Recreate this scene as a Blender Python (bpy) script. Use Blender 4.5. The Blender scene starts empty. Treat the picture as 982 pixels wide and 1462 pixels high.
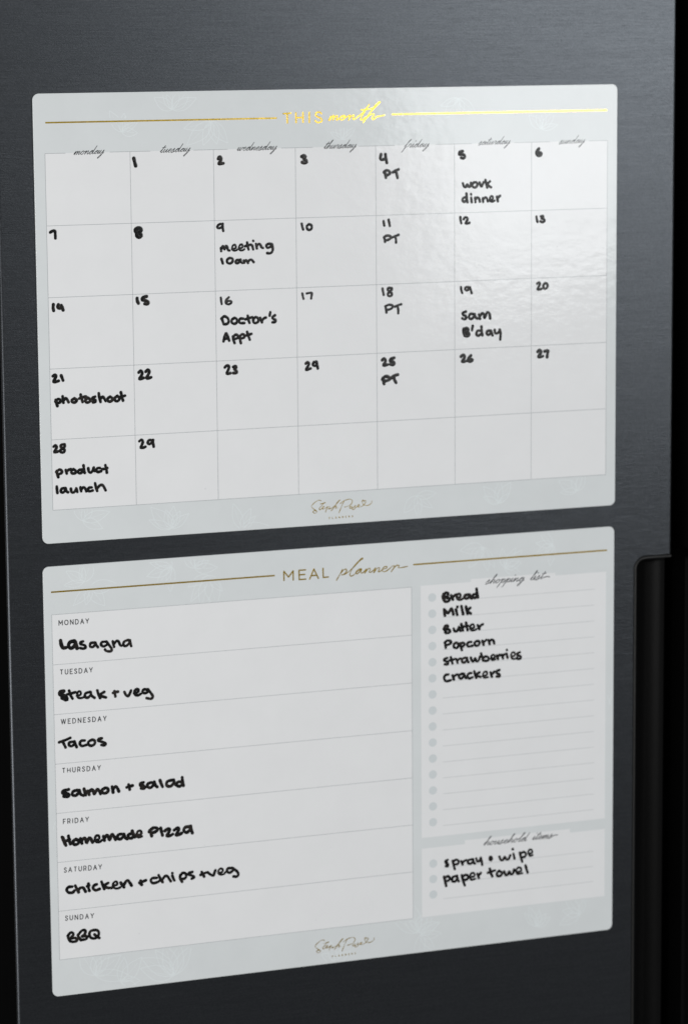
import bpy, bmesh, math, random
from mathutils import Vector, Matrix
random.seed(7)
S = bpy.context.scene
COL = S.collection

# ------------------------------------------------------------------ camera
# Everything is measured on the fridge door: x to the right, y up (metres) from the
# calendar's top left corner, which hangs 1.62 m above the floor.  World = (x, -out, y + Z0).
Z0 = 1.62
PW, PH = 982, 1462
FOC = 4470.73
RA, RB, RC = 0.157441, 0.362401, 0.0077065
T = Vector((-0.2022253, 0.2718589, -2.0350531))
def rmat(a, b, c):
    return Matrix.Rotation(c, 3, 'Z') @ Matrix.Rotation(a, 3, 'X') @ Matrix.Rotation(b, 3, 'Y')
RM = rmat(RA, RB, RC)
CAMP = -(RM.transposed() @ T)
A3 = Matrix(((1, 0, 0), (0, 0, -1), (0, 1, 0)))          # (x, y, out) -> Blender
def wpt(x, y, out=0.0):
    return Vector((x, -out, y + Z0))
cam = bpy.data.cameras.new('camera')
cam.sensor_fit = 'VERTICAL'; cam.sensor_height = 36.0; cam.sensor_width = 36.0
cam.lens = FOC / PH * 36.0
cam.clip_start = 0.05; cam.clip_end = 100
cam.dof.use_dof = True; cam.dof.focus_distance = 2.03; cam.dof.aperture_fstop = 8.0
camo = bpy.data.objects.new('camera', cam); COL.objects.link(camo)
camo.matrix_world = Matrix.Translation(wpt(*CAMP)) @ (A3 @ RM.transposed()).to_4x4()
S.camera = camo

# ------------------------------------------------------------------ light
wd = bpy.data.worlds.new('World'); S.world = wd; wd.use_nodes = True
bg = wd.node_tree.nodes['Background']
bg.inputs[0].default_value = (0.97, 0.98, 1.0, 1); bg.inputs[1].default_value = 0.20
S.view_settings.view_transform = 'Standard'; S.view_settings.look = 'None'
S.view_settings.exposure = 0; S.view_settings.gamma = 1
def area(name, corner, e1, e2, w, h, radiance, color):
    e1 = e1.normalized(); e2 = (e2 - e1 * e2.dot(e1)).normalized()
    n = e1.cross(e2)                                       # light leaves along -Z of the lamp
    l = bpy.data.lights.new(name, 'AREA'); l.shape = 'RECTANGLE'; l.size = w; l.size_y = h
    l.energy = radiance * math.pi * w * h; l.color = color
    o = bpy.data.objects.new(name, l); COL.objects.link(o)
    c = corner + e1 * w / 2 + e2 * h / 2
    m = Matrix((e1, e2, n)).transposed().to_4x4(); m.translation = c
    o.matrix_world = m
    return o
# the kitchen window seen mirrored in the glossy calendar
wc, wr, wu = wpt(1.265, -0.375, 2.29), wpt(1.49, -0.305, 2.20), wpt(1.155, -0.045, 2.33)
area('window_light', wc, wr - wc, wu - wc, 1.05, 1.25, 6.2, (0.955, 0.985, 1.0))
# a broad soft daylight from the room on the left
lc = wpt(-2.3, -0.9, 1.3); lr = wpt(-1.2, -0.9, 2.6)
area('room_light', lc, lr - lc, Vector((0, 0.25, 1.0)), 1.7, 1.7, 5.55, (1.0, 0.995, 0.985))

# ------------------------------------------------------------------ materials
def mat(name):
    m = bpy.data.materials.new(name); m.use_nodes = True
    nt = m.node_tree
    return m, nt, nt.nodes['Principled BSDF']
def lnk(nt, a, b): nt.links.new(a, b)
def noise(nt, scale, detail=2, rough=0.5, vec=None):
    n = nt.nodes.new('ShaderNodeTexNoise'); n.inputs['Scale'].default_value = scale
    n.inputs['Detail'].default_value = detail; n.inputs['Roughness'].default_value = rough
    if vec: lnk(nt, vec, n.inputs['Vector'])
    return n
def stretched(nt, sc):
    g = nt.nodes.new('ShaderNodeNewGeometry'); mp = nt.nodes.new('ShaderNodeMapping')
    mp.inputs['Scale'].default_value = sc; lnk(nt, g.outputs['Position'], mp.inputs['Vector'])
    return mp.outputs['Vector']
def ramp(nt, fac, a, b, lo=0.3, hi=0.7):
    r = nt.nodes.new('ShaderNodeMapRange'); r.inputs['From Min'].default_value = lo; r.inputs['From Max'].default_value = hi
    r.inputs['To Min'].default_value = a; r.inputs['To Max'].default_value = b; lnk(nt, fac, r.inputs['Value'])
    return r.outputs['Result']
def bump(nt, h, dist, prev=None):
    b = nt.nodes.new('ShaderNodeBump'); b.inputs['Strength'].default_value = 1.0; b.inputs['Distance'].default_value = dist
    lnk(nt, h, b.inputs['Height'])
    if prev: lnk(nt, prev, b.inputs['Normal'])
    return b.outputs['Normal']
def mixcol(nt, fac, a, b):
    m = nt.nodes.new('ShaderNodeMix'); m.data_type = 'RGBA'
    m.inputs[6].default_value = (*a, 1); m.inputs[7].default_value = (*b, 1); lnk(nt, fac, m.inputs[0])
    return m.outputs[2]

def laminate_normal(nt, k=1.0):
    """the slightly wavy skin of the laminated sheets"""
    v = stretched(nt, (1.0, 1.0, 1.5))
    a = noise(nt, 105, 3, 0.6, v); b = noise(nt, 13, 1, 0.5, v)
    n = bump(nt, b.outputs['Fac'], 0.00024 * k)
    return bump(nt, a.outputs['Fac'], 0.000098 * k, n)
def laminate(name, col, rough=0.115, var=0.02):
    m, nt, p = mat(name)
    f = noise(nt, 35, 4, 0.6, stretched(nt, (1, 1, 1)))
    lnk(nt, mixcol(nt, ramp(nt, f.outputs['Fac'], 0, 1), [c * (1 - var) for c in col], [min(1, c * (1 + var)) for c in col]), p.inputs['Base Color'])
    p.inputs['Roughness'].default_value = rough; p.inputs['IOR'].default_value = 1.5
    lnk(nt, laminate_normal(nt), p.inputs['Normal'])
    return m
M_BORDER = laminate('sheet_print', (0.641, 0.666, 0.670))
M_PANEL = laminate('white_print', (0.745, 0.748, 0.752), var=0.014)
M_FLORAL = laminate('floral_print', (0.70, 0.74, 0.745))
M_LINE = laminate('grey_line_print', (0.39, 0.41, 0.42))
M_RULE = laminate('pale_line_print', (0.60, 0.61, 0.615))
M_DOT = laminate('dot_print', (0.60, 0.635, 0.645))
M_PRINT = laminate('black_print', (0.035, 0.037, 0.04))
def ink_mat(name, lo, hi):
    m, nt, p = mat(name)
    n = noise(nt, 420, 3, 0.6, stretched(nt, (1, 1, 1))); w = noise(nt, 130, 2, 0.6, stretched(nt, (1, 1, 1)))
    lnk(nt, mixcol(nt, ramp(nt, w.outputs['Fac'], 0, 1, 0.48, 0.72), lo, hi), p.inputs['Base Color'])
    lnk(nt, ramp(nt, n.outputs['Fac'], 0.14, 0.36), p.inputs['Roughness'])
    p.inputs['IOR'].default_value = 1.5; p.inputs['Specular IOR Level'].default_value = 0.3
    lnk(nt, bump(nt, n.outputs['Fac'], 0.00010), p.inputs['Normal'])
    return m
M_INK = ink_mat('marker_ink', (0.004, 0.004, 0.004), (0.024, 0.019, 0.016))
M_DRY_GLARE = ink_mat('drier_and_glare_grey_ink', (0.014, 0.014, 0.014), (0.050, 0.047, 0.044))  # greyer ink: drier strokes, and window glare put into the colour of some
def gold_mat():
    m, nt, p = mat('gold_foil')
    v = stretched(nt, (1, 1, 1))
    n = noise(nt, 260, 3, 0.6, v)
    lnk(nt, mixcol(nt, ramp(nt, n.outputs['Fac'], 0, 1), (0.80, 0.53, 0.065), (0.92, 0.64, 0.11)), p.inputs['Base Color'])
    p.inputs['Metallic'].default_value = 1.0; p.inputs['Roughness'].default_value = 0.19
    lnk(nt, bump(nt, n.outputs['Fac'], 0.00004, laminate_normal(nt, 0.7)), p.inputs['Normal'])
    return m
M_GOLD = gold_mat()
def steel_mat():
    m, nt, p = mat('brushed_dark_steel')
    br = noise(nt, 1.0, 4, 0.65, stretched(nt, (20, 20, 1200)))
    br2 = noise(nt, 1.0, 3, 0.6, stretched(nt, (3, 3, 170)))
    gr = noise(nt, 1500, 1, 0.5, stretched(nt, (0.6, 1, 1)))
    a = nt.nodes.new('ShaderNodeMath'); a.operation = 'ADD'
    lnk(nt, br.outputs['Fac'], a.inputs[0]); lnk(nt, gr.outputs['Fac'], a.inputs[1])
    lnk(nt, mixcol(nt, ramp(nt, a.outputs[0], 0, 1, 0.7, 1.3), (0.051, 0.055, 0.0605), (0.069, 0.0735, 0.080)), p.inputs['Base Color'])
    p.inputs['Metallic'].default_value = 1.0
    lnk(nt, ramp(nt, br2.outputs['Fac'], 0.31, 0.335), p.inputs['Roughness'])
    hl = noise(nt, 1.0, 2, 0.5, stretched(nt, (80, 80, 3600)))
    lnk(nt, bump(nt, hl.outputs['Fac'], 0.000062, bump(nt, gr.outputs['Fac'], 0.00003)), p.inputs['Normal'])
    return m
M_STEEL = steel_mat()
def plastic(name, col, r):
    m, nt, p = mat(name)
    n = noise(nt, 900, 2, 0.5, stretched(nt, (1, 1, 1)))
    p.inputs['Base Color'].default_value = (*col, 1)
    lnk(nt, ramp(nt, n.outputs['Fac'], r - 0.05, r + 0.05), p.inputs['Roughness'])
    lnk(nt, bump(nt, n.outputs['Fac'], 0.00003), p.inputs['Normal'])
    return m
M_BLACK = plastic('black_plastic', (0.004, 0.004, 0.004), 0.34)
M_BLACK.node_tree.nodes['Principled BSDF'].inputs['Specular IOR Level'].default_value = 0.06
M_CORE = plastic('door_edge_plastic', (0.004, 0.004, 0.004), 0.55)
M_CORE.node_tree.nodes['Principled BSDF'].inputs['Specular IOR Level'].default_value = 0.0
M_RIM = plastic('satin_rim_plastic', (0.012, 0.012, 0.0115), 0.40)
M_RIM.node_tree.nodes['Principled BSDF'].inputs['Specular IOR Level'].default_value = 0.35
M_BODY = plastic('cabinet_paint', (0.03, 0.031, 0.033), 0.5)
M_RUBBER = plastic('grey_rubber', (0.02, 0.02, 0.02), 0.7)

# ------------------------------------------------------------------ object helpers
def thing(name, label, cat, loc):
    o = bpy.data.objects.new(name, None); COL.objects.link(o); o.location = loc
    o.empty_display_size = 0.1; o['label'] = label; o['category'] = cat
    return o
def link(name, me, m, parent, label=None):
    me.materials.append(m)
    o = bpy.data.objects.new(name, me); COL.objects.link(o)
    me.transform(Matrix.Translation(-base_of(parent)))      # meshes are built in world space
    o.parent = parent
    if label: o['label'] = label
    return o
def base_of(o):
    b = Vector((0, 0, 0))
    while o is not None:
        b += o.location; o = o.parent
    return b
def from_bm(name, bm, m, parent, label=None, smooth=False):
    me = bpy.data.meshes.new(name); bm.to_mesh(me); bm.free()
    if smooth:
        for f in me.polygons: f.use_smooth = True
    return link(name, me, m, parent, label)

def px(x, y):
    """a point read off the photograph, as the place on the sheet it shows (x, y in metres)"""
    d = RM.transposed() @ Vector(((x - PW / 2) / FOC, -(y - PH / 2) / FOC, -1))
    q = CAMP + d * (-CAMP.z / d.z)
    return Vector((q.x, q.y))
MM = 0.000507                                              # about one photo pixel on the sheet

def smooth_path(pts, step):
    if len(pts) < 3:
        out = []
        n = max(2, int((pts[-1] - pts[0]).length / step) + 1)
        return [pts[0].lerp(pts[-1], i / (n - 1)) for i in range(n)]
    P = [2 * pts[0] - pts[1]] + pts + [2 * pts[-1] - pts[-2]]
    out = []
    for i in range(1, len(P) - 2):
        p0, p1, p2, p3 = P[i - 1:i + 3]
        n = max(1, int((p2 - p1).length / step))
        for k in range(n):
            t = k / n
            out.append(0.5 * ((2 * p1) + (p2 - p0) * t + (2 * p0 - 5 * p1 + 4 * p2 - p3) * t * t + (3 * p1 - p0 - 3 * p2 + p3) * t ** 3))
    out.append(pts[-1])
    return out
DOME = [(-1, 0), (-.86, .5), (-.5, .87), (0, 1), (.5, .87), (.86, .5), (1, 0)]
FLAT = [(-1, 0), (-.95, 1), (.95, 1), (1, 0)]
class Strokes:
    """pen strokes collected into one mesh lying on a sheet"""
    def __init__(s): s.v = []; s.f = []; s.n = 0
    def add(s, pts, r, h, prof, z=0.0, caps=True, curve=True, wob=0.0, taper=0.0):
        if not curve:                                        # printed corners stay crisp
            for i in range(1, len(pts) - 1):
                if (pts[i] - pts[i - 1]).angle(pts[i + 1] - pts[i], 0) > 0.7:
                    s.add(pts[:i + 1], r, h, prof, z, True, False); s.add(pts[i:], r, h, prof, z, True, False); return
        pts = [p for i, p in enumerate(pts) if i == 0 or (p - pts[i - 1]).length > 1e-7]
        if len(pts) == 1: pts = [pts[0], pts[0] + Vector((r * 0.3, r * 0.1))]
        P = smooth_path(pts, max(r * 0.45, 0.00025)) if curve else pts
        n = len(P); s.n += 1
        ph = [random.uniform(0, 6.28) for _ in range(3)]
        L = 0; rows = []
        for i, p in enumerate(P):
            a = P[max(0, i - 1)]; b = P[min(n - 1, i + 1)]
            if not curve and 0 < i < n - 1:
                t = ((p - a).normalized() + (b - p).normalized())
                if t.length < 1e-6: t = b - p
                t.normalize(); k = 1 / max(0.5, t.dot((b - p).normalized()))
            else:
                t = (b - a).normalized(); k = 1
            if i: L += (p - P[i - 1]).length
            rr = r * k * (1 + wob * (math.sin(L / r * 0.9 + ph[0]) * 0.6 + math.sin(L / r * 2.3 + ph[1]) * 0.4))
            if taper: rr *= 1 - taper * (0.5 + 0.5 * math.sin(L / r * 0.30 + ph[2]))
            rows.append((p, t, rr))
        if caps:
            p, t, rr = rows[0]; st = [(p - t * rr * math.sin(a), t, rr * math.cos(a)) for a in (1.5, 1.15, 0.75, 0.35)]
            p, t, rr = rows[-1]; en = [(p + t * rr * math.sin(a), t, rr * math.cos(a)) for a in (0.35, 0.75, 1.15, 1.5)]
            rows = st + rows + en
        b0 = len(s.v); m = len(prof); zz = z + (s.n % 40) * 2.5e-7
        for i, (p, t, rr) in enumerate(rows):
            nx = Vector((-t.y, t.x)); hh = h * min(1, (rr / r) ** 0.7)
            for u, w in prof:
                q = p - nx * u * rr
                s.v.append(wpt(q.x, q.y, zz + i * 6e-9 + w * hh - 0.000004 * (w == 0)))
        for i in range(len(rows) - 1):
            for j in range(m - 1):
                a = b0 + i * m + j
                s.f.append((a, a + 1, a + m + 1, a + m))
    def build(s, name, m, parent, label=None):
        me = bpy.data.meshes.new(name); me.from_pydata(s.v, [], s.f); me.update()
        for f in me.polygons: f.use_smooth = m in (M_INK, M_DRY_GLARE)
        return link(name, me, m, parent, label)

def rrect(x0, y0, x1, y1, r, seg=8):
    out = []
    for cx, cy, a0 in ((x1 - r, y1 - r, 0), (x0 + r, y1 - r, 90), (x0 + r, y0 + r, 180), (x1 - r, y0 + r, 270)):
        for i in range(seg + 1):
            a = math.radians(a0 + 90 * i / seg); out.append(Vector((cx + r * math.cos(a), cy + r * math.sin(a))))
    return out
def slab(pts, z0, z1, bev=0.0):
    """closed plate from outline pts between two heights above the door"""
    bm = bmesh.new()
    n = len(pts)
    def loop(P, z): return [bm.verts.new(wpt(p.x, p.y, z)) for p in P]
    rings = [loop(pts, z0), loop(pts, z1 - bev)]
    if bev:
        ins = []
        for i, p in enumerate(pts):
            t = (pts[(i + 1) % n] - pts[i - 1]).normalized(); ins.append(p + Vector((-t.y, t.x)) * bev)
        mid = [p.lerp(q, 0.3) for p, q in zip(pts, ins)]
        rings += [loop(mid, z1 - bev * 0.3), loop(ins, z1)]
    for a, b in zip(rings, rings[1:]):
        for i in range(n): bm.faces.new((a[i], a[(i + 1) % n], b[(i + 1) % n], b[i]))
    bm.faces.new(rings[-1]); bm.faces.new(list(reversed(rings[0])))
    bmesh.ops.recalc_face_normals(bm, faces=bm.faces)
    return bm

# ------------------------------------------------------------------ refrigerator
DOOR_Z = -0.0011                                           # door skin, just behind the sheets' faces
fridge = thing('refrigerator', 'dark brushed steel double door refrigerator carrying the two planner sheets', 'refrigerator', wpt(0.47, -Z0, -0.45))
D_T, D_B = 0.12, -1.50                                     # door top and bottom
DL, DM, DR = -0.0245, 0.4660, 0.9640                       # outer left, meeting edge, outer right of the right door
RL, RT, RBT, RR = 0.4356, -0.3352, -0.9300, 0.0095         # pocket: left, top, bottom, corner radius
GAP = 0.0160
def arc(cx, cy, r, a0, a1, n=8):
    return [Vector((cx + r * math.cos(math.radians(a0 + (a1 - a0) * i / n)), cy + r * math.sin(math.radians(a0 + (a1 - a0) * i / n)))) for i in range(n + 1)]
def door_outline():
    return [Vector((DL, D_B)), Vector((DM, D_B)), Vector((DM, RBT))] + arc(RL + RR, RBT + RR, RR, 270, 180) + \
           arc(RL + RR, RT - RR, RR, 180, 90) + [Vector((DM, RT)), Vector((DM, D_T)), Vector((DL, D_T))]
def mirror(P):
    c = DM + GAP / 2
    return [Vector((2 * c - p.x, p.y)) for p in reversed(P)]
def build_door(right=False):
    P = door_outline()
    if right: P = mirror(P)
    n = len(P)
    bm = bmesh.new()
    fr = [bm.verts.new(wpt(p.x, p.y, DOOR_Z)) for p in P]
    face = bm.faces.new(fr)
    r = bmesh.ops.extrude_face_region(bm, geom=[face])
    vs = [e for e in r['geom'] if isinstance(e, bmesh.types.BMVert)]
    bmesh.ops.translate(bm, verts=vs, vec=Vector((0, 0.0026, 0)))
    bmesh.ops.recalc_face_normals(bm, faces=bm.faces)
    yf = -DOOR_Z
    ed = [e for e in bm.edges if all(abs(v.co.y - yf) < 1e-6 for v in e.verts)]
    def outer(e):
        m = (e.verts[0].co + e.verts[1].co) / 2
        return abs(m.x - DL) < 1e-4 or abs(m.x - DM) < 1e-4 or m.z - Z0 > D_T - 1e-4 or m.z - Z0 < D_B + 1e-4 or abs(m.x - (DM + GAP)) < 1e-4 or m.x > 0.955
    bmesh.ops.bevel(bm, geom=[e for e in ed if outer(e)], offset=0.0019, segments=5, profile=0.5, affect='EDGES')
    d = from_bm('door', bm, M_STEEL, fridge)
    for f in d.data.polygons: f.use_smooth = abs(f.normal.y) < 0.999 and f.area < 0.01
    # black inner shell of the door
    Q = [Vector((p.x + (0.0012 if p.x < (DL + DM) / 2 else -0.0012), p.y)) for p in rrect(DL, D_B + 0.001, DM, D_T - 0.001, 0.004, 3)]
    if right: Q = mirror(Q)
    # left out behind the pocket: cut the shell short of it
    bm = bmesh.new()
    x0, x1 = DL + 0.0012, RL - 0.002
    def box(x0, x1, y0, y1, z0, z1):
        if right:
            c = 2 * DM + GAP; x0, x1 = c - x1, c - x0
        V = [bm.verts.new(wpt(x, y, z)) for x in (x0, x1) for y in (y0, y1) for z in (z0, z1)]
        for f in ((0, 1, 3, 2), (4, 6, 7, 5), (0, 4, 5, 1), (2, 3, 7, 6), (0, 2, 6, 4), (1, 5, 7, 3)): bm.faces.new([V[i] for i in f])
    zf = DOOR_Z - 0.0027
    box(x0, x1, D_B + 0.0012, D_T - 0.0012, zf - 0.058, zf)
    box(x1 + 1e-5, DM - 0.0012, RT + 0.0015, D_T - 0.0012, zf - 0.058, zf)
    box(x1 + 1e-5, DM - 0.0012, D_B + 0.0012, RBT - 0.0015, zf - 0.058, zf)
    box(x1 + 1e-5, DM - 0.0012, RBT - 0.00149, RT + 0.00149, zf - 0.058, zf - 0.030)
    bmesh.ops.recalc_face_normals(bm, faces=bm.faces)
    from_bm('door_shell', bm, M_CORE, d)
    # pocket handle: a rimmed tray that dives behind the skin and rolls forward at the door edge
    def A(dd):
        tab = [(0, -0.0022), (0.0008, -0.0022), (0.0011, -0.0002), (0.0018, 0.0002), (0.0026, -0.0004), (0.0032, -0.0018), (0.0046, -0.010), (0.0070, -0.019), (0.0085, -0.021)]
        for (a, za), (b, zb) in zip(tab, tab[1:]):
            if dd <= b: return za + (zb - za) * (dd - a) / (b - a)
        return tab[-1][1]
    def B(x):
        u = (x - (RL + 0.013)) / (DM - RL - 0.013)
        return -0.021 if u <= 0 else -0.021 + 0.010 * u * u * (3 - 2 * u)
    bm = bmesh.new(); rings = []
    cc = 2 * DM + GAP
    def V(x, y, z): return bm.verts.new(wpt(cc - x if right else x, y, DOOR_Z + z))
    xs = [RL + 0.0125 + (DM - 0.0004 - RL - 0.0125) * i / 10 for i in range(11)]
    for dd in (0, 0.0008, 0.0011, 0.0014, 0.0018, 0.0022, 0.0026, 0.0032, 0.0039, 0.0046, 0.0058, 0.0070, 0.0085):
        rr = max(RR - dd, 0.0010)
        P = [Vector((x, RT - dd)) for x in reversed(xs)] + list(reversed(arc(RL + dd + rr, RT - dd - rr, rr, 180, 90, 8))) + \
            list(reversed(arc(RL + dd + rr, RBT + dd + rr, rr, 270, 180, 8))) + [Vector((x, RBT + dd)) for x in xs]
        rings.append([V(p.x, p.y, max(A(dd), min(B(p.x), 0)) if dd < 0.0030 else max(A(dd), B(p.x))) for p in P])
    rim = bmesh.new(); rr_ = [[rim.verts.new(v.co) for v in q] for q in rings[:8]]
    for a, b in zip(rr_, rr_[1:]):
        for i in range(len(a) - 1): rim.faces.new((a[i], a[i + 1], b[i + 1], b[i]))
    bmesh.ops.recalc_face_normals(rim, faces=rim.faces)
    for q in rings[:7]:
        for v in q: bm.verts.remove(v)
    rings = rings[7:]
    for a, b in zip(rings, rings[1:]):
        for i in range(len(a) - 1): bm.faces.new((a[i], a[i + 1], b[i + 1], b[i]))
    last = rings[-1]; N = len(last)
    # floor of the tray: top row to bottom row, column by column
    cols = [(last[i], last[N - 1 - i]) for i in range(N // 2)]
    for (a, b), (c, e) in zip(cols, cols[1:]):
        if (a.co - c.co).length > 1e-7: bm.faces.new((a, c, e, b))
    bmesh.ops.recalc_face_normals(bm, faces=bm.faces)
    h = from_bm('pocket_handle', bm, M_BLACK, d, smooth=True)
    from_bm('handle_rim', rim, M_RIM, d, smooth=True)
    # rubber seal between door and cabinet
    bm = bmesh.new()
    box(DL + 0.012, DM - 0.012, D_B + 0.012, D_T - 0.012, zf - 0.066, zf - 0.0581)
    bmesh.ops.recalc_face_normals(bm, faces=bm.faces)
    from_bm('door_seal', bm, M_RUBBER, d)
build_door(); build_door(True)
bm = slab(rrect(DL + 0.004, -Z0 + 0.03, DR - 0.004, D_T - 0.01, 0.004, 3), -0.72, -0.0760)
from_bm('cabinet', bm, M_BODY, fridge)

# ------------------------------------------------------------------ lettering tables
def P2(txt):
    return [[tuple(float(c) for c in q.split(',')) for q in st.split()] for st in txt.split(';') if st.strip()]
INK_H = 0.00007
def trace(crop, txt, r, S_, w0=1.20, wob=0.10):
    """handwriting: strokes read at crop scale (x0, y0, crop width over 982 px)"""
    x0, y0, k = crop[0], crop[1], (crop[2] - crop[0]) / 982
    for st in P2(txt):
        w = w0; n = len(st)
        if n in (7, 8) and math.dist(st[0], st[4]) < 1.8 * r and st[1][0] - st[0][0] > 1.4 * r and st[-1][0] - st[0][0] > 1.6 * r and st[3][1] < st[0][1]:
            d = r * 0.42; w *= 0.80                          # the eye of an e stays open
            st = [(a, b + (d * 0.5 if i in (0, 1) else -d if i in (2, 3) else d * 0.5 if i >= 5 else 0)) for i, (a, b) in enumerate(st)]
        S_.add([px(x0 + a * k, y0 + b * k) for a, b in st], r * k * MM * w, INK_H, DOME, 0.00006, wob=wob)
def printed(crop, txt, r, S_, z=0.00006, taper=0.35, curve=True):
    x0, y0, k = crop[0], crop[1], (crop[2] - crop[0]) / 982
    for st in P2(txt):
        S_.add([px(x0 + a * k, y0 + b * k) for a, b in st], r * k * MM, 0.00002, FLAT, z, taper=taper, curve=curve)
CAPS = {
 'A': (.84, '0,0 .42,1 .84,0;.16,.34 .68,.34'), 'D': (.82, '0,0 0,1 .3,1 .55,.94 .74,.76 .82,.5 .74,.24 .55,.06 .3,0 0,0'),
 'E': (.6, '.6,1 0,1 0,0 .62,0;0,.52 .54,.52'), 'F': (.58, '.58,1 0,1 0,0;0,.48 .5,.48'), 'H': (.76, '0,0 0,1;.76,0 .76,1;0,.5 .76,.5'),
 'I': (.05, '.02,0 .02,1'), 'L': (.56, '0,1 0,0 .56,0'), 'M': (.95, '0,0 0,1 .47,.3 .95,1 .95,0'), 'N': (.78, '0,0 0,1 .78,0 .78,1'),
 'O': (.98, '.49,1 .22,.93 .05,.72 0,.5 .05,.28 .22,.07 .49,0 .76,.07 .93,.28 .98,.5 .93,.72 .76,.93 .49,1'),
 'P': (.62, '0,0 0,1 .35,1 .55,.92 .62,.7 .55,.46 .35,.38 0,.38'), 'R': (.68, '0,0 0,1 .35,1 .58,.92 .65,.7 .58,.46 .35,.38 0,.38;.38,.38 .68,0'),
 'S': (.6, '.58,.84 .45,.97 .28,1 .1,.92 .03,.75 .12,.6 .3,.52 .5,.44 .6,.26 .5,.07 .3,0 .12,.03 0,.17'), 'T': (.78, '0,1 .78,1;.39,1 .39,0'),
 'U': (.74, '0,1 0,.36 .1,.1 .37,0 .64,.1 .74,.36 .74,1'), 'W': (1.25, '0,1 .32,0 .62,1 .93,0 1.25,1'), 'Y': (.76, '0,1 .38,.46 .76,1;.38,.46 .38,0')}
def caps(word, a, b, h, r, S_, gap=0.42, z=0.00006):
    """spaced capitals from px point a to px point b, h px high"""
    A_, B_ = px(*a), px(*b); e = (B_ - A_); Ln = e.length; e.normalize(); up = Vector((-e.y, e.x))
    H = h * MM * 1.03
    K = 0.80; tot = K * sum(CAPS[c][0] for c in word)
    sp = (Ln - tot * H) / (len(word) - 1); x = 0
    for c in word:
        w, t = CAPS[c]
        for st in P2(t):
            S_.add([A_ + e * (x + u * K * H) + up * (v * H) for u, v in st], r * MM, 0.00002, FLAT, z, caps=False, curve=False)
        x += K * w * H + sp
SCR = {
 'a': (1.1, '0,.3 .6,.95 .45,1 .15,.6 .2,.1 .45,.1 .75,.6 .9,.95 .8,.15 .95,.03 1.1,.3'),
 'd': (1.15, '0,.3 .6,.95 .4,1 .12,.5 .3,.02 .6,.3 .85,1.4 .95,2.3 .85,1.2 .82,.15 .98,.03 1.15,.3'),
 'e': (.8, '0,.3 .5,.6 .58,.95 .35,1 .14,.5 .32,.02 .6,.1 .8,.3'),
 'f': (.75, '0,.3 .5,1.5 .72,2.3 .5,2.1 .34,1 .2,-.5 .05,-1.3 .22,-.8 .42,.15 .75,.3'),
 'g': (1.1, '0,.3 .6,.95 .45,1 .15,.6 .2,.1 .45,.1 .75,.6 .88,.95 .75,-.4 .45,-1.2 .3,-1 .6,-.3 1.1,.3'),
 'h': (1.0, '0,.3 .4,1.5 .58,2.4 .42,2.2 .25,.9 .18,0 .32,.55 .6,1 .76,.85 .7,.15 .82,.02 1,.3'),
 'i': (.55, '0,.3 .25,1.05 .18,.15 .3,.02 .55,.3;.34,1.7 .42,1.85'), 'l': (.55, '0,.3 .45,1.6 .58,2.4 .42,2.2 .24,.8 .22,.12 .35,.02 .55,.3'),
 'm': (1.35, '0,.3 .2,1 .13,0 .35,.65 .58,1 .66,.8 .55,0 .78,.65 1,1 1.1,.8 1,.15 1.12,.02 1.35,.3'),
 'n': (.98, '0,.3 .2,1 .13,0 .35,.65 .62,1 .74,.8 .64,.15 .76,.02 .98,.3'),
 'o': (.9, '0,.3 .2,.8 .5,1 .7,.6 .5,.05 .22,.1 .15,.6 .45,1 .65,.8 .9,.75'), 'p': (.98, '0,.3 .3,1 .2,0 .02,-1.25 .2,-.2 .42,.75 .7,1 .84,.6 .62,.05 .45,.1 .75,.1 .98,.3'),
 'r': (.8, '0,.3 .22,1.12 .32,.95 .58,.95 .5,.3 .6,.02 .8,.3'), 's': (.72, '0,.3 .4,1.1 .42,.6 .4,.1 .2,-.1 .05,0 .35,.05 .72,.3'),
 't': (.62, '0,.3 .35,1.2 .48,2.0 .3,1 .22,.15 .34,.02 .62,.3;.08,1.35 .75,1.5'), 'u': (1.0, '0,.3 .2,1 .1,.3 .28,.02 .58,.5 .75,1 .68,.15 .8,.02 1,.3'),
 'w': (1.22, '0,.3 .2,1 .14,.2 .32,.02 .58,.6 .65,1 .6,.2 .78,.02 1,.55 1.08,1 1.22,.8'), 'y': (1.0, '0,.3 .2,1 .12,.3 .32,.05 .62,.5 .8,1 .68,-.4 .32,-1.25 .2,-1.05 .6,-.2 1,.3')}
def script(word, a, b, xh, r, S_, shear=0.62, z=0.00006):
    A_, B_ = px(*a), px(*b); e = (B_ - A_); Ln = e.length; e.normalize(); up = Vector((-e.y, e.x))
    H = xh * MM; k = (Ln - shear * H * 0.5) / sum(SCR[c][0] for c in word); x = 0
    main = []
    for c in word:
        w, t = SCR[c]; sts = P2(t)
        f = lambda u, v: A_ + e * (x + u * k + v * H * shear) + up * (v * H)
        main += [f(u, v) for u, v in (sts[0] if not main else sts[0][1:])]
        for st in sts[1:]:
            S_.add([f(u, v) for u, v in st], r * MM, 0.00002, FLAT, z)
        x += w * k
    S_.add(main, r * MM, 0.00002, FLAT, z, taper=0.2)

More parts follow.
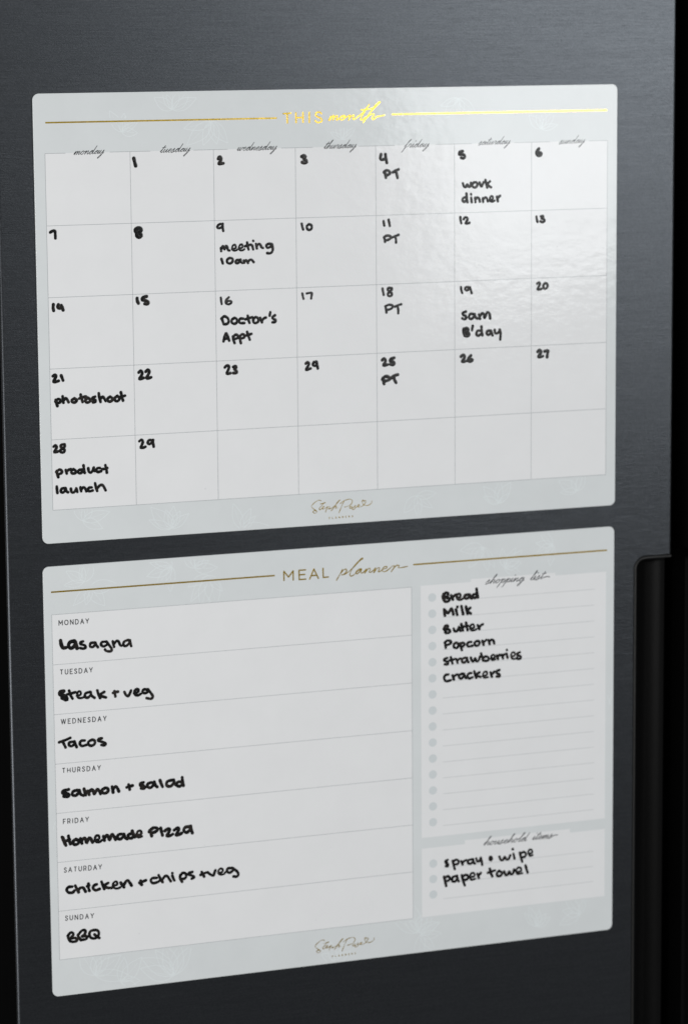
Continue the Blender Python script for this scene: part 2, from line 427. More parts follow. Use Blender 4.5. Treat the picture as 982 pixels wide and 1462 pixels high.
# ------------------------------------------------------------------ the two sheets
class Frame:
    def __init__(s, ox, oy, th): s.o = Vector((ox, oy)); s.c = math.cos(th); s.s = math.sin(th)
    def __call__(s, u, v):                                  # millimetres from the sheet's top left, v downwards
        u /= 1000; v /= -1000
        return s.o + Vector((s.c * u - s.s * v, s.s * u + s.c * v))
SW, SH = 420.0, 297.0
CAL = Frame(0, 0, 0)
MEAL = Frame(-0.000392, -0.297 - 0.015492, 0.000574)
def sheet_mesh(F):
    P = [F(p.x, -p.y) for p in rrect(0, -SH, SW, 0, 4.2)]
    return slab(P, DOOR_Z + 0.00015, 0.0, 0.00022)
def quad(S_, F, u0, v0, u1, v1, z):
    b = len(S_.v)
    for u, v in ((u0, v0), (u0, v1), (u1, v1), (u1, v0)):
        q = F(u, v); S_.v.append(wpt(q.x, q.y, z))
    S_.f.append((b, b + 1, b + 2, b + 3))
def hline(S_, F, u0, u1, v, w, z): quad(S_, F, u0, v - w / 2, u1, v + w / 2, z)
def vline(S_, F, u, v0, v1, w, z): quad(S_, F, u - w / 2, v0, u + w / 2, v1, z)
ZP, ZL, ZG = 0.00002, 0.00004, 0.00006

def sprig(S_, F, u, v, ang, size, n=5, ok=None, spread=60):
    """thin outlined leaves fanning out from one point, drawn inside the border only"""
    for i in range(n):
        a = math.radians(ang + (i - (n - 1) / 2) * spread / max(1, n - 1) * 2 + random.uniform(-8, 8)); l = size * random.uniform(0.65, 1.1); w = l * random.uniform(0.16, 0.26)
        d = Vector((math.cos(a), -math.sin(a))); nn = Vector((-d.y, d.x)); o = Vector((u, v))
        bend = random.uniform(-0.15, 0.15) * l
        def pt(t, s): return o + d * (l * t) + nn * (bend * t * t + s * w * math.sin(math.pi * min(1, t) ** 0.8))
        for s in (1, -1, 0):
            path = [pt(t / 14, s) for t in range(15 if s else 12)]
            run = []
            for q in path + [None]:
                if q is not None and ok(q.x, q.y): run.append(F(q.x, q.y))
                else:
                    if len(run) > 2: S_.add(run, 0.00022 if s else 0.00014, 0.000008, FLAT, 0.000012, caps=False)
                    run = []

# ---- calendar
cal = thing('magnetic_calendar', 'white magnetic monthly calendar sheet with gold title, uppermost on the fridge door', 'calendar', wpt(0.21, -0.297, 0))
from_bm('sheet', sheet_mesh(CAL), M_BORDER, cal)
g = Strokes(); GX0, GX1, GY0, GY1 = 7.5, 412.5, 38.9, 274.6
quad(g, CAL, GX0, GY0, GX1, GY1, ZP); g.build('calendar_panel', M_PANEL, cal)
cols = [GX0 + (GX1 - GX0) * i / 7 for i in range(8)]; rows = [GY0 + (GY1 - GY0) * i / 5 for i in range(6)]
g = Strokes()
for i, x in enumerate(cols):
    for a, b in zip(rows, rows[1:]): vline(g, CAL, x, a + 0.12, b - 0.12, 0.34, ZL)
names = ['monday', 'tuesday', 'wednesday', 'thursday', 'friday', 'saturday', 'sunday']
for j, y in enumerate(rows):
    for i in range(7):
        if j == 0:                                          # top line breaks for the day names
            w = {'wednesday': 19, 'thursday': 16.5, 'saturday': 16}.get(names[i], 15)
            m = (cols[i] + cols[i + 1]) / 2
            hline(g, CAL, cols[i], m - w, y, 0.34, ZL); hline(g, CAL, m + w, cols[i + 1], y, 0.34, ZL)
        else: hline(g, CAL, cols[i], cols[i + 1], y, 0.34, ZL)
g.build('grid_lines', M_LINE, cal)
DAYPOS = [((105.2, 221.2), (149.2, 219.3)), ((228, 218.2), (272, 216.2)), ((337.8, 215.4), (395.2, 213.6)), ((461.4, 212.6), (508.6, 210.9)),
          ((576, 210.9), (612.5, 209.6)), ((682, 207.2), (728, 205.4)), ((797, 205.6), (834.4, 204.0))]
for nm, (a, b) in zip(names, DAYPOS):
    g = Strokes(); script(nm, a, b, 4.7, 0.40, g); g.build('weekday_name', M_PRINT, cal, 'small slanted script reading ' + nm)
def rule(F, u0, u1, v, parent, w=1.0):
    g = Strokes(); n = 24
    A_, B_ = F(u0, v), F(u1, v)
    g.add([A_.lerp(B_, i / n) for i in range(n + 1)], w / 2000, 0.00003, FLAT, 0.00001, caps=False, curve=False)
    g.build('header_rule', M_GOLD, parent)
rule(CAL, 8.2, 168.2, 18.9, cal, 1.05); rule(CAL, 250.8, 412.0, 17.9, cal, 1.05)
C29 = (390, 140, 570)
g = Strokes(); printed(C29, '80,122 137,118;109,121 111,193;177,116 179,191;232,113 233,189;178,153 232,151;281,112 282,189', 6, g, z=1e-5, taper=0, curve=False)
printed(C29, '376,122 366,112 350,110 334,117 331,132 342,144 360,152 376,163 379,178 366,187 348,190 334,184 327,175', 6, g, z=1e-5, taper=0)
g.build('title_capitals', M_GOLD, cal, 'gold foil capitals reading THIS')
g = Strokes(); printed(C29, '432,172 452,138 446,150 440,175 455,148 472,136 470,152 464,172 480,148 498,137 497,152 492,168 502,168 520,155 535,138 522,150 524,166 540,168 556,156 560,140 545,136 540,146 556,152 574,146 598,134 594,152 586,172 602,148 624,132 628,142 620,162 634,164 662,142 700,112 748,50 722,88 690,140 680,164 692,170 716,150;684,92 720,90 768,80;700,192 742,130 800,62 832,32 826,30 796,56 760,105 722,160 742,140 770,124 786,130 770,154 780,166 806,146 834,140 864,134', 5.6, g, z=1e-5, taper=0.15)
g.build('title_script', M_GOLD, cal, 'gold foil script reading month')

LOGO_A = '226,160 250,152 284,146;232,122 205,116 165,138 130,170 122,195 150,222 182,245 172,266 148,266 138,250 158,238 186,250;275,140 240,178 212,212 218,228 240,215 268,198 264,186 246,200 252,220 275,212 300,195;305,188 292,230 284,255;294,222 312,195 330,190 332,206 316,218 345,212 390,182 440,128 455,114 444,116 410,158 372,212 350,240;374,212 396,188 410,188 400,214 424,202;440,264 462,210 500,125;455,155 500,122 560,104 594,116 590,150 556,182 505,196;585,182 566,196 572,212 592,196 598,184 590,208 612,200 638,172 626,188 634,206 606,226 594,218;634,200 656,190 682,178 672,168 656,184 668,196 700,190 720,178 746,150 755,128 744,116 734,132 722,114 710,130 722,160 738,176;738,176 775,176 808,160 826,138 820,124'
def logo(S_, move):
    x0, y0, k = 430, 700, 120 / 982
    for st in P2(LOGO_A):
        S_.add([px(x0 + a * k, y0 + b * k) + move for a, b in st], 0.00030, 0.000012, FLAT, 1e-5, taper=0.45)
def small_caps(S_, move, a, b):
    caps('PLANNERS', a, b, 2.0, 0.26, S_, z=1e-5)
LOGO_SHIFT = (MEAL(0, 0) + (px(449.9, 1351.3) - MEAL(0, 0))) - px(444.7, 723.2)
g = Strokes(); logo(g, Vector((0, 0))); caps('PLANNERS', (469.8, 740.9), (503.5, 738.2), 2.2, 0.30, g, z=1e-5)
g.build('brand_logo', M_GOLD, cal)
g = Strokes()
inb = lambda u, v: 1.5 < u < SW - 1.5 and 1.5 < v < SH - 1.5 and not (GX0 - 0.5 < u < GX1 + 0.5 and GY0 - 0.5 < v < GY1 + 0.5) and not (155 < u < 262 and 8 < v < 26) and abs(v - 18.4) > 1.2
for u, v, a, s, n in ((95, 12, 80, 18, 5), (122, 20, 250, 22, 5), (60, 26, 60, 16, 5), (90, 292, 100, 20, 6), (28, 283, 40, 20, 4), (330, 290, 100, 16, 5), (300, 8, 260, 16, 5), (362, 30, 70, 18, 5),
                     (140, 296, 60, 18, 4), (268, 281, 300, 15, 4), (390, 285, 120, 18, 4), (215, 34, 90, 14, 4)):
    g = Strokes(); sprig(g, CAL, u, v, a, s, n, inb)
    if g.v: g.build('floral_sprig', M_FLORAL, cal)

C = {1: (60, 200, 260), 2: (260, 195, 460), 3: (440, 190, 640), 4: (640, 190, 840), 5: (60, 310, 260), 6: (300, 310, 460), 7: (530, 300, 700), 8: (640, 300, 840),
     9: (60, 415, 260), 10: (300, 410, 460), 11: (530, 400, 690), 12: (640, 395, 800), 13: (65, 515, 265), 14: (300, 500, 480), 15: (530, 490, 800), 16: (65, 615, 245),
     17: (75, 875, 235), 18: (75, 945, 235), 19: (75, 1015, 235), 20: (80, 1085, 280), 21: (80, 1155, 290), 22: (80, 1225, 220), 23: (190, 1225, 350), 24: (80, 1295, 200),
     25: (600, 810, 800), 26: (600, 880, 760), 27: (600, 1180, 800)}
DATES = [
 (1, '1', 10.5, '645,128 650,150 658,180'),
 (2, '2', 9, '254,156 260,143 270,142 275,154 270,172 258,190 275,190 290,187'),
 (2, '3', 10, '838,140 853,133 863,140 853,156 868,166 873,180 857,184 842,180'),
 (3, '4', 9, '510,150 505,175 512,187 530,183;540,148 543,175 550,208'),
 (4, '5', 8.5, '99,127 78,132 74,150 90,148 110,154 114,168 104,177 88,172'),
 (4, '6', 9, '632,110 618,128 616,148 628,158 645,155 648,142 636,136 624,146'),
 (5, '7', 8.5, '60,107 75,98 92,98 95,120 96,148'),
 (5, '8', 11.5, '675,76 656,88 662,105 680,106 696,92 690,78 675,76;668,108 668,130 682,140 696,132 690,114 676,104'),
 (6, '9', 9, '110,62 88,60 65,80 70,96 95,93 110,75;112,58 112,90 116,120'),
 (6, '10', 9.5, '802,58 808,85 815,108;865,62 848,78 852,104 872,112 890,96 886,70 865,62'),
 (7, '11', 9, '100,90 106,126;142,80 152,130'), (7, '12', 9, '732,58 735,82 740,108;760,74 770,60 788,62 790,80 776,108 794,110 808,104'),
 (8, '13', 7.5, '615,45 618,65 622,82;645,44 660,40 662,50 650,58 668,64 672,76 656,84 642,78'),
 (9, '14', 9.5, '82,97 80,120 84,140;117,98 113,116 126,124 145,116;138,102 145,120 150,136'),
 (9, '15', 9.5, '668,53 670,72 677,88;735,40 710,48 704,66 725,68 745,78 742,92 722,92'),
 (10, '16', 8.5, '95,92 98,120 102,148;165,88 142,112 138,138 160,150 183,140 186,124 165,120 146,130'),
 (10, '17', 8.5, '808,55 812,80 818,102;845,55 870,50 892,52 888,75 885,100'),
 (11, '18', 9.5, '98,74 102,100 108,128;178,70 152,68 142,84 160,100 178,116 175,136 152,138 144,122 160,100 180,84 178,70'),
 (12, '19', 9, '108,90 112,120 120,144;180,92 152,92 144,110 160,120 178,108 188,94;188,92 195,120 202,144'),
 (12, '20', 9.5, '774,62 790,52 800,64 790,85 778,110 796,111 814,106;845,56 830,74 834,100 852,104 866,86 862,62 845,56'),
 (13, '21', 9, '54,108 68,98 76,108 68,128 58,148 75,148 94,141;112,104 125,138'),
 (13, '22', 9, '655,82 670,70 680,84 672,108 660,128 676,126 690,120;704,76 720,64 730,76 720,100 710,122 726,122 742,116'),
 (14, '23', 9.5, '115,134 130,120 146,124 145,145 130,180 145,182 158,178;180,130 198,124 204,136 188,148 206,160 206,176 182,178'),
 (14, '24', 9, '745,104 760,92 770,104 760,128 746,152 764,150 782,142;808,92 800,112 815,122 832,106 826,90 808,96;828,88 834,115 838,142'),
 (15, '25', 6.8, '56,88 66,80 74,90 68,104 62,114 72,114 84,111;118,76 102,82 97,94 112,95 119,104 112,112 98,109'),
 (15, '26', 6.8, '465,69 477,60 484,71 475,88 470,95 482,95 494,91;516,64 505,76 502,91 515,94 525,87 515,82 508,88'),
 (15, '27', 6.8, '862,44 872,34 880,46 872,60 865,71 878,71 889,67;898,42 916,38 913,55 911,72'),
 (16, '28', 9, '65,124 80,113 90,126 80,148 70,167 85,167 101,160;150,106 126,109 120,125 140,136 151,150 144,168 124,167 117,152 140,136 154,119 150,106'),
 (16, '29', 9, '732,82 750,70 760,86 750,115 742,132 762,132 780,124;834,73 810,73 797,92 812,104 830,90 840,72;838,75 840,100 844,124')]
for c, t, r, s in DATES:
    g = Strokes(); trace(C[c], s, r, g); g.build('date_number', M_DRY_GLARE if t in ('6', '16', '17', '18', '25', '26', '27', '20') else M_INK, cal, 'handwritten black number ' + t)
NOTES = [
 (3, 'PT under the 4', 8.5, '535,268 540,290 543,312;530,275 545,262 565,265 572,280 560,292 540,297;592,275 610,265 632,254;612,268 620,290 625,314'),
 (4, 'work dinner', 7.6, '100,352 108,374 120,378 131,360 141,377 153,373 157,350;178,346 166,360 172,378 190,380 202,362 195,346 178,346;217,346 230,374 246,344;258,328 264,355 270,382;290,338 271,360 285,372 298,380;'
  '120,450 102,456 98,474 112,482 125,468;125,424 128,455 132,484;158,452 162,484;157,428 158,430;185,453 188,484;187,466 200,451 213,458 219,480;240,457 242,483;241,466 257,451 268,458 275,478;290,468 308,462 309,448 298,445 289,458 293,477 308,480 322,471;338,446 345,478;342,462 352,446 361,440'),
 (6, 'meeting 10am', 9.5, '95,270 98,298;98,282 112,254 121,262 126,284 140,252 150,260 158,288 172,292;192,278 224,268 222,250 205,248 193,268 202,288 224,291 240,282;252,275 284,262 281,244 265,246 253,265 262,286 284,289 302,278;325,222 330,255 338,284;307,255 330,248 360,240;370,250 378,282;378,207 379,209;402,234 410,274;408,256 425,236 440,240 450,262 464,270;538,234 510,234 492,250 502,268 528,260 545,240;543,236 549,270 546,298 528,316 500,315;'
  '100,367 106,385 112,406;172,357 150,374 152,398 175,406 197,390 196,364 172,357;255,374 232,377 225,396 240,404 262,388 268,372;266,374 272,394 285,402;296,380 300,400;300,392 315,376 325,386 332,402;330,393 350,374 365,374 382,394'),
 (7, 'PT under the 11', 8.8, '105,222 110,245 112,262;102,226 125,211 155,213 161,228 140,244 115,250;172,225 200,213 224,203;196,216 202,240 203,268'),
 (10, "Doctor's Appt", 10, '105,275 112,300 120,322;99,276 125,256 154,270 164,298 150,321 120,325;215,269 192,285 192,311 215,321 237,305 234,279 215,269;292,276 266,276 254,298 266,314 300,314;330,250 335,280 345,312;310,282 340,271 372,263;400,262 380,280 382,308 404,314 424,295 419,270 400,262;440,268 455,308;453,298 470,275 488,266;528,218 522,250;568,246 547,262 552,277 571,285 571,303 546,308;'
  '118,475 130,425 142,403 155,430 168,468;122,456 160,446;200,432 205,460 215,490;202,436 225,416 244,425 239,447 210,455;256,427 262,455 270,490;260,431 280,413 301,420 297,441 268,450;325,392 335,425 348,460;310,425 335,418 362,409'),
 (11, 'PT under the 18', 9.2, '122,227 128,255 132,284;122,230 150,216 181,219 187,235 165,254 132,261;206,232 235,219 261,211;229,226 235,260 235,290'),
 (12, "Sam B'day", 10.2, '150,306 124,318 127,334 150,345 153,364 135,373 120,365;215,327 191,327 178,354 195,371 219,354 229,327;228,330 238,358 254,367;266,332 275,368;272,350 294,320 308,330 315,362 338,312 358,325 364,367;'
  '132,456 130,488 142,516;128,470 147,452 168,452 173,470 152,484;152,484 178,495 180,513 160,523 140,516;155,500 170,508;160,462 150,472;212,430 204,470;280,472 252,476 244,504 260,517 285,500;288,437 290,475 296,513;370,472 341,476 334,499 350,511 372,490;372,472 378,495 385,514;403,467 409,494 430,494 445,478;448,464 455,500 452,550'),
 (13, 'photoshoot', 8.6, '73,274 78,295 85,317;72,286 90,269 107,275 104,291 81,299;122,250 128,294;128,278 145,263 154,272 164,291;205,264 187,276 191,291 210,291 221,276 205,264;248,238 255,265 262,289;238,265 258,258 285,251;300,260 282,275 286,291 304,291 319,276 300,260;350,252 331,260 336,272 351,276 351,289 335,292;375,228 380,260 388,289;385,270 402,253 414,265 424,282;455,252 437,266 443,284 461,284 473,266 455,252;505,247 487,262 491,281 511,281 521,262 505,247;530,222 538,255 545,279;521,255 540,250 559,245'),
 (15, 'PT under the 25', 7.2, '61,181 62,195 66,211;56,188 72,173 91,176 94,188 78,195 65,197;102,182 118,169 137,163;115,173 120,190 128,205'),
 (16, 'product launch', 9.2, '90,312 95,340 102,361;86,321 110,303 129,312 127,329 100,341;160,306 168,334;166,322 180,306 200,299;220,299 204,315 209,331 231,331 241,315 220,299;285,302 262,306 257,324 275,331 292,315;298,270 302,300 308,328;335,292 340,318 357,325 372,305 378,287;376,290 385,314;425,290 406,292 397,310 411,321 435,315;468,268 475,298 480,326;442,300 470,295 482,290;'
  '90,434 92,460 95,484;150,446 127,453 122,474 140,481 158,462;158,446 165,470 178,479;200,452 205,477 224,479 240,458;242,449 250,477;275,441 280,471;278,460 295,441 309,446 320,471;362,441 341,444 332,461 346,471 370,465;388,408 395,440 405,469;402,455 425,426 449,426 470,464')]
for c, t, r, s in NOTES:
    g = Strokes(); trace(C[c], s, r, g); g.build('handwritten_note', M_DRY_GLARE if t[:2] in ('PT', 'wo') else M_INK, cal, 'black handwriting reading ' + t)

# ---- meal planner
meal = thing('magnetic_meal_planner', 'white and pale grey magnetic meal planner sheet with shopping list, below the calendar', 'meal planner', wpt(0.21, -0.6095, 0))
from_bm('sheet', sheet_mesh(MEAL), M_BORDER, meal)
PX0, PX1, PY0, PY1 = 5.4, 264.2, 32.7, 271.4
g = Strokes(); quad(g, MEAL, PX0, PY0, PX1, PY1, ZP); g.build('meal_panel', M_PANEL, meal)
g = Strokes()
for i in range(8):
    hline(g, MEAL, PX0, PX1, PY0 + (PY1 - PY0) * i / 7, 0.30, ZL)
for x in (PX0, PX1): vline(g, MEAL, x, PY0 + .15, PY1 - .15, 0.30, ZL)
g.build('row_lines', M_LINE, meal)
def list_panel(u0, v0, u1, v1):
    g = Strokes(); quad(g, MEAL, u0, v0, u1, v1, ZP)
    return g.build('list_panel', M_PANEL, meal)
shop = list_panel(271.0, 32.3, 413.7, 213.4); house = list_panel(271.0, 221.2, 413.7, 271.3)
def list_rows(parent, v0, n, pitch, l0):
    for i in range(n):
        g = Strokes(); P = MEAL(279.7, v0 + i * pitch)
        b = len(g.v)
        g.v.append(wpt(P.x, P.y, ZL))
        for k in range(28): g.v.append(wpt(P.x + 0.00305 * math.cos(k * math.tau / 28), P.y + 0.00305 * math.sin(k * math.tau / 28), ZL))
        for k in range(28): g.f.append((b, b + 1 + k, b + 1 + (k + 1) % 28))
        g.build('check_dot', M_DOT, parent)
        g = Strokes(); hline(g, MEAL, 287.3, 404.5, l0 + i * pitch, 0.50, ZL); g.build('writing_line', M_RULE, parent)
list_rows(shop, 41.2, 15, 11.54, 44.4); list_rows(house, 232.9, 3, 11.3, 236.9)
# white behind the two script headings where the panels' top edge breaks
for par, (u0, v0, u1, v1) in ((shop, (309, 30.3, 374, 32.29)), (house, (304, 218.4, 386, 221.19))):
    g = Strokes(); quad(g, MEAL, u0, v0, u1, v1, ZP); g.build('heading_patch', M_PANEL, par)
g = Strokes(); script('shopping', (692.2, 833.8), (748.5, 829.4), 5.2, 0.48, g); script('list', (755.5, 828.6), (775.5, 826.4), 5.2, 0.48, g)
g.add([px(775, 824.8), px(780, 823.2), px(784, 823.4)], 0.6 * MM, 0.00002, FLAT, 6e-5); g.build('list_heading', M_PRINT, shop, 'dark script heading reading shopping list')
g = Strokes(); script('household', (689.2, 1207.4), (752, 1200.6), 5.2, 0.48, g); script('items', (758.5, 1199.6), (788, 1196.2), 5.2, 0.48, g)
g.add([px(787, 1194.6), px(791, 1192.4), px(795.5, 1192.2)], 0.6 * MM, 0.00002, FLAT, 6e-5); g.build('list_heading', M_PRINT, house, 'dark script heading reading household items')
rule(MEAL, 5.3, 163.4, 17.3, meal, 1.1); rule(MEAL, 265.6, 414.3, 16.9, meal, 1.1)
C28 = (390, 790, 590)
g = Strokes(); printed(C28, '76,190 75,126 108,166 140,123 141,187;226,116 181,119 183,184 228,181;182,151 221,148;256,180 285,110 317,176;267,157 306,154;349,105 351,169 386,166', 4.8, g, z=1e-5, taper=0, curve=False)
g.build('title_capitals', M_GOLD, meal, 'gold foil capitals reading MEAL')
g = Strokes(); printed(C28, '444,188 466,150 486,112 474,140 490,120 508,110 514,124 498,144 476,152 510,142 560,100 610,50 628,37 618,36 585,68 550,115 537,148 546,160 566,150 588,128 618,110 598,112 580,130 584,144 604,132 620,112 614,132 624,138 642,122 654,108 640,140 658,116 674,104 680,112 672,132 688,130 706,114 718,100 704,136 724,110 742,100 744,110 736,128 750,126 770,112 792,104 796,94 780,94 764,112 770,128 792,124 816,106 838,88 850,90 838,112 824,132 846,102 866,84 882,86 876,100 900,100 942,91', 3.9, g, z=1e-5, taper=0.35)
g.build('title_script', M_GOLD, meal, 'gold foil script reading planner')
g = Strokes(); logo(g, LOGO_SHIFT); caps('PLANNERS', (474.3, 1366.6), (507.5, 1362.3), 2.2, 0.30, g, z=1e-5); g.build('brand_logo', M_GOLD, meal)
g = Strokes()
def inm(u, v):
    if not (1.5 < u < SW - 1.5 and 1.5 < v < SH - 1.5) or abs(v - 17.1) < 1.2: return False
    if 163 < u < 266 and 8 < v < 26: return False
    return not any(a - .5 < u < b + .5 and c - .5 < v < d + .5 for a, b, c, d in ((PX0, PX1, PY0, PY1), (271, 413.7, 29.5, 213.4), (271, 413.7, 217.5, 271.3)))
for u, v, a, s, n in ((28, 12, 120, 17, 4), (32, 16, 290, 18, 4), (90, 6, 200, 22, 5), (106, 8, 60, 16, 5), (116, 14, 250, 22, 5), (86, 292, 110, 26, 6), (30, 285, 60, 26, 5), (48, 292, 20, 20, 4), (268, 282, 90, 24, 6),
                     (270, 284, 330, 20, 4), (318, 8, 250, 18, 5), (335, 24, 40, 18, 5), (372, 10, 200, 16, 5), (360, 288, 80, 16, 5), (394, 283, 140, 20, 4), (3, 180, 90, 40, 2), (417, 130, 90, 36, 2), (205, 296, 90, 14, 4)):
    g = Strokes(); sprig(g, MEAL, u, v, a, s, n, inm)
    if g.v: g.build('floral_sprig', M_FLORAL, meal)
for nm, a, b in (('MONDAY', (84.6, 892.7), (127.0, 889.9)), ('TUESDAY', (86.3, 963.1), (132.3, 959.8)), ('WEDNESDAY', (87.8, 1033.7), (152, 1029)), ('THURSDAY', (89.4, 1103.6), (143.8, 1099.3)),
                 ('FRIDAY', (90.9, 1176.2), (126.8, 1173.0)), ('SATURDAY', (92.2, 1245.6), (145.4, 1240.8)), ('SUNDAY', (93.9, 1314.2), (134, 1310.6))):
    g = Strokes(); caps(nm, a, b, 6.1, 0.56, g); g.build('weekday_heading', M_PRINT, meal, 'small printed capitals reading ' + nm)
MEALS = [
 ('Lasagna', [(17, 13.5, '73,242 80,280 95,306 122,304;195,247 157,256 142,288 165,310 194,290 204,256;200,252 212,290 218,310'),
   (17, 10, '270,250 247,258 250,274 285,285 293,304 270,313 242,308;370,260 337,266 332,293 355,299 379,275;378,260 388,285 400,300;475,252 437,256 427,278 450,294 484,275;478,256 500,285 520,315 513,336 475,334 462,321;530,250 542,298;540,275 562,246 580,251 595,282 607,288;665,237 632,251 622,278 645,291 674,265 680,240;678,242 685,270 692,291')]),
 ('Steak and veg', [(18, 14.5, '100,257 72,260 67,284 95,294 123,310 128,332 112,328 88,315;80,280 110,315'),
   (18, 10.5, '148,252 160,290 178,322;130,285 170,275 205,265;215,295 248,285 248,267 230,264 217,285 227,311 255,314 280,305;325,264 292,276 287,304 310,314 339,290;335,264 345,295 370,314;395,250 405,285 420,316;455,263 421,286 445,304 470,311;545,257 548,275 553,303;532,272 555,265 575,261;632,263 645,289 665,299 680,275 690,250;717,275 750,262 754,242 735,240 720,256 724,284 750,293 775,280;835,242 801,242 790,264 815,274 845,255;838,240 865,275 880,304 864,323 826,317')]),
 ('Tacos', [(19, 10.5, '60,275 110,258 158,236;92,268 105,295 117,320;195,268 152,276 147,299 170,309 195,290;195,266 205,295 214,317;285,259 252,263 242,289 262,307 298,298;350,252 317,271 322,299 350,304 373,285 371,260 350,252;435,240 407,246 404,261 440,272 466,285 459,301 430,298')]),
 ('Salmon and salad', [(20, 9.3, '90,207 52,216 50,234 80,235 96,245 84,257 57,255;52,225 75,232;150,212 122,221 117,244 140,249 164,228;165,213 175,240 195,250;198,202 210,246;225,217 235,244;232,230 250,207 262,216 269,240 290,207 304,216 314,238;345,196 324,212 331,231 354,231 369,212 359,197 345,196;395,187 402,227;400,208 418,186 431,196 442,220;510,172 515,190 518,207;497,192 515,186 537,180;615,157 592,166 597,181 624,188 619,201 599,198;605,172 615,180;675,157 647,166 642,187 665,194 689,170;690,153 698,178 711,189;730,142 738,165 748,188;815,141 782,151 777,179 805,184 827,160;825,140 832,165 845,179;880,152 852,156 847,177 870,184 888,165;885,122 888,150 894,180')]),
 ('Homemade Pizza', [(21, 9.3, '42,187 55,215 68,243;85,180 90,210 98,233;55,218 92,205;48,190 62,232;135,202 117,216 122,237 145,234 156,215 135,202;165,197 175,230;172,215 190,194 201,205 207,226 222,192 234,200 246,222;262,208 289,198 287,183 270,183 261,200 269,217 295,217 308,205;318,182 325,210;322,200 340,174 351,185 359,206 374,170 387,180 399,204;440,167 416,174 412,194 432,201 454,180;455,167 462,190 478,199;510,162 484,173 487,191 508,194 521,175;510,147 520,170 528,188;540,175 569,165 567,151 548,153 541,172 551,187 575,181;628,142 635,165 640,180;623,152 645,129 671,126 679,140 660,154 637,161;700,127 705,150 712,176;728,146 750,131 761,138 752,160 741,179 765,177 780,168;790,141 812,126 821,135 812,155 801,174 822,171 838,162;890,117 863,123 854,144 872,157 894,140 900,117;900,114 905,140 911,160')]),
 ('Chicken and chips and veg', [(22, 12.8, '165,287 127,292 110,320 130,346 168,346 188,326;195,277 212,310 229,342;226,324 245,301 274,297 289,320 299,336;327,257 326,290 337,328;314,282 334,274;410,264 382,276 374,304 400,323 438,310;458,237 470,270 487,309;525,250 482,278 520,298 560,299;572,276 613,263 610,244 590,244 572,265 582,294 614,303 648,290;650,247 665,270 684,293;680,275 700,237 720,224 739,245 759,276;838,247 850,258 860,268;840,247 870,236 902,223;850,228 858,262'),
   (23, 10.4, '210,174 171,177 157,199 176,220 215,211 240,195;225,150 240,180 261,212;255,195 280,160 304,161 319,185 332,203;345,154 355,180 364,197;345,132 346,134;415,147 412,175 431,208;412,166 431,134 455,132 468,155 454,179 426,184;520,122 491,131 487,145 520,155 536,169 515,181;602,122 612,140 624,163;592,148 620,136 647,126;655,126 680,145 704,153 714,130 722,107;749,130 784,118 783,100 760,100 747,120 761,141 795,139 812,120;870,87 831,92 824,115 845,129 874,110 880,90;882,94 914,120 923,149 905,163 881,161')]),
 ('BBQ', [(24, 14, '142,332 150,370 170,398;140,337 175,297 203,307 203,330 175,365 225,361 252,376 238,398 200,406 167,400;260,322 270,355 294,386;260,327 300,280 334,268 348,286 334,320 302,345 348,337 367,351 349,376 300,384;440,270 407,281 392,320 411,358 455,366 493,340 503,296 480,270 440,270;452,320 480,345 510,362')])]
for t, parts in MEALS:
    g = Strokes()
    for c, r, s in parts: trace(C[c], s, r, g)
    g.build('handwritten_note', M_INK, meal, 'black handwriting reading ' + t)
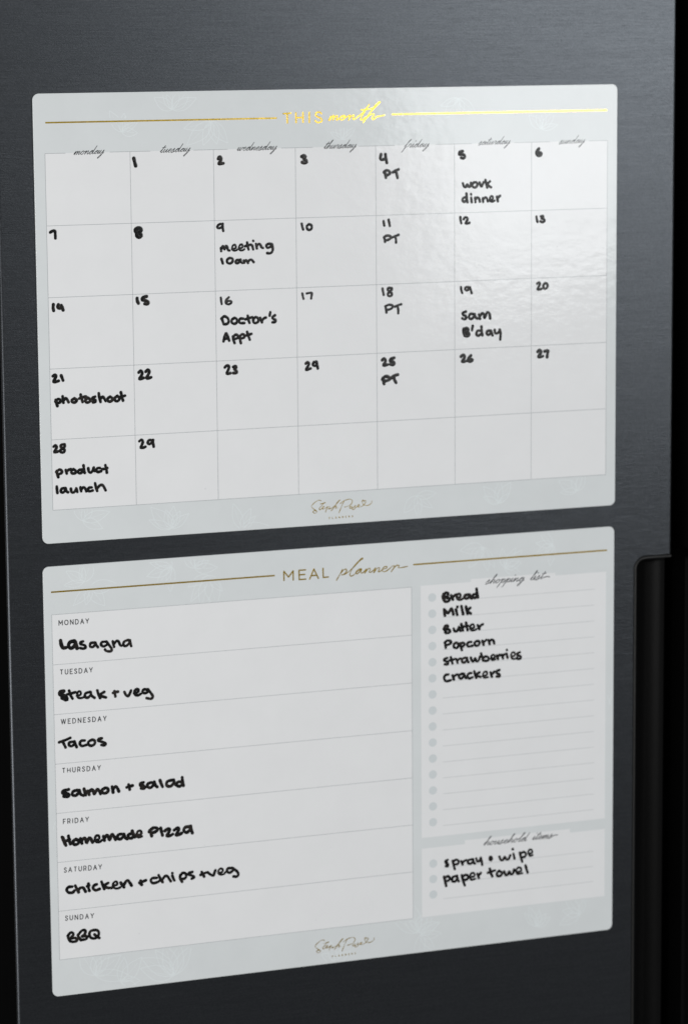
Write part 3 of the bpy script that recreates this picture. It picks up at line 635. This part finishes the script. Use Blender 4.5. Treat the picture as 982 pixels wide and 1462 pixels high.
LIST = [
 ('Bread', 25, 9, '160,187 158,215 170,238;156,202 175,180 194,182 189,200 171,211 199,216 204,229 185,241 171,238;215,197 227,226;224,215 235,200 250,191;256,212 279,205 277,191 262,191 253,208 263,224 285,224 298,215;335,190 313,196 307,211 325,219 344,205;345,191 350,208 358,217;390,187 371,191 367,207 382,214 398,200;392,150 396,180 402,211'),
 ('Milk', 25, 9, '165,297 168,318 171,338;165,294 185,314 194,320 207,302 217,287 225,308 230,329;248,296 257,333;258,276 259,278;286,272 292,300 298,327;318,275 322,300 329,326;348,284 328,304 352,324'),
 ('Butter', 26, 10.5, '210,97 212,120 224,146;202,111 220,82 238,82 238,100 218,111 253,118 258,137 235,146 217,139;290,107 298,129 317,129 331,108;335,92 342,118 352,126;357,68 365,100 372,124;342,101 375,91 418,83;398,56 405,90 412,121;433,105 468,95 464,77 446,77 434,95 443,118 470,119 492,108;500,77 515,110;511,98 528,79 545,69'),
 ('Popcorn', 26, 10.2, '215,227 218,250 221,277;212,231 235,212 263,217 266,234 240,249 218,255;310,230 292,246 294,271 317,277 333,255 324,234 310,230;345,237 352,265 362,296;347,245 370,230 384,241 374,261 353,267;445,224 421,227 407,248 421,263 455,257;490,217 474,232 480,254 504,254 518,232 507,217 490,217;540,213 552,248;549,235 561,219 577,206;595,207 605,243;602,225 620,204 637,211 645,237'),
 ('strawberries', 26, 9.8, '235,364 207,376 212,389 239,400 238,419 213,419;265,358 272,385 280,413;250,388 280,380 307,372;315,376 325,408;322,392 335,376 350,369;395,362 370,370 362,394 385,404 407,380;408,363 412,390 420,401;440,361 450,391 464,394 478,367 488,391 507,389 520,352;530,325 540,360 547,387;545,372 565,352 588,356 598,375 580,389 549,387;616,368 649,358 644,342 626,344 617,362 627,381 655,374;668,342 678,374;675,358 690,337 703,341;712,337 722,369;718,352 735,331;752,327 762,363;755,293 756,295;793,350 824,340 821,320 803,322 792,340 802,367 830,369 845,355;870,314 847,326 852,341 876,350 873,371 847,371'),
 ('Crackers', 26, 10.3, '245,509 217,516 207,544 226,568 265,559;280,516 292,553;289,535 305,516 325,509;370,502 344,511 337,534 358,544 381,520;382,503 388,530 398,539;445,496 421,502 410,524 426,543 455,534;470,480 478,510 488,539;515,491 483,515 525,530;546,520 580,510 578,490 558,492 547,510 557,534 590,531;612,491 625,529;621,510 645,486;690,470 664,481 670,499 690,508 690,527 666,527')]
for t, c, r, s in LIST:
    g = Strokes(); trace(C[c], s, r, g); g.build('handwritten_note', M_INK, shop, 'black handwriting reading ' + t)
for t, r, s in (('spray and wipe', 7.8, '190,234 174,243 179,257 193,265 190,279 176,277;182,250 190,270;225,240 232,270 240,299;228,246 250,233 267,243 261,261 235,267;285,242 295,267;292,255 308,241 322,236;360,230 337,236 332,254 350,261 368,245;368,229 372,250 380,260;390,223 398,244 414,240 422,217 428,245 432,269;487,212 484,226 492,238 500,228 496,213 488,214;490,220 493,232;552,211 562,234 577,234 590,213 602,231 617,227 628,202;650,191 658,224;645,158 646,160;695,183 702,215 712,247;698,191 722,179 738,191 731,211 705,217;756,190 781,182 777,167 761,167 754,184 766,204 785,199'),
                ('paper towel', 8.4, '165,353 172,385 180,416;168,363 190,349 204,359 199,377 176,384;250,347 226,356 222,379 240,387 258,365;255,346 260,370 268,384;288,341 298,378 310,413;290,353 318,339 333,349 327,369 300,377;346,355 377,345 374,330 356,332 346,350 356,371 385,364;398,331 408,361;404,346 422,326;485,296 492,325 502,348;471,325 495,316 521,308;550,311 534,328 540,347 561,344 571,325 550,311;585,316 598,341 611,337 620,316 632,334 647,329 655,302;669,320 704,308 699,293 681,293 669,312 681,331 712,324;735,273 742,298 750,324')):
    g = Strokes(); trace(C[27], s, r, g); g.build('handwritten_note', M_INK, house, 'black handwriting reading ' + t)
# a few flecks of old ink left on the sheets
for par, spots in ((cal, ((293, 698, .7), (444, 727, .55), (268, 197, .5), (795, 352, .8), (735, 164, .6))), (meal, ((472, 1210, .5), (450, 1314, .5), (487, 1325, .6), (292, 1207, .5), (199, 1333, .6)))):
    for x, y, r in spots:
        g = Strokes(); g.add([px(x, y), px(x + .6, y - .3)], r * MM, 0.00003, DOME, 0.00002); g.build('ink_fleck', M_RULE, par)
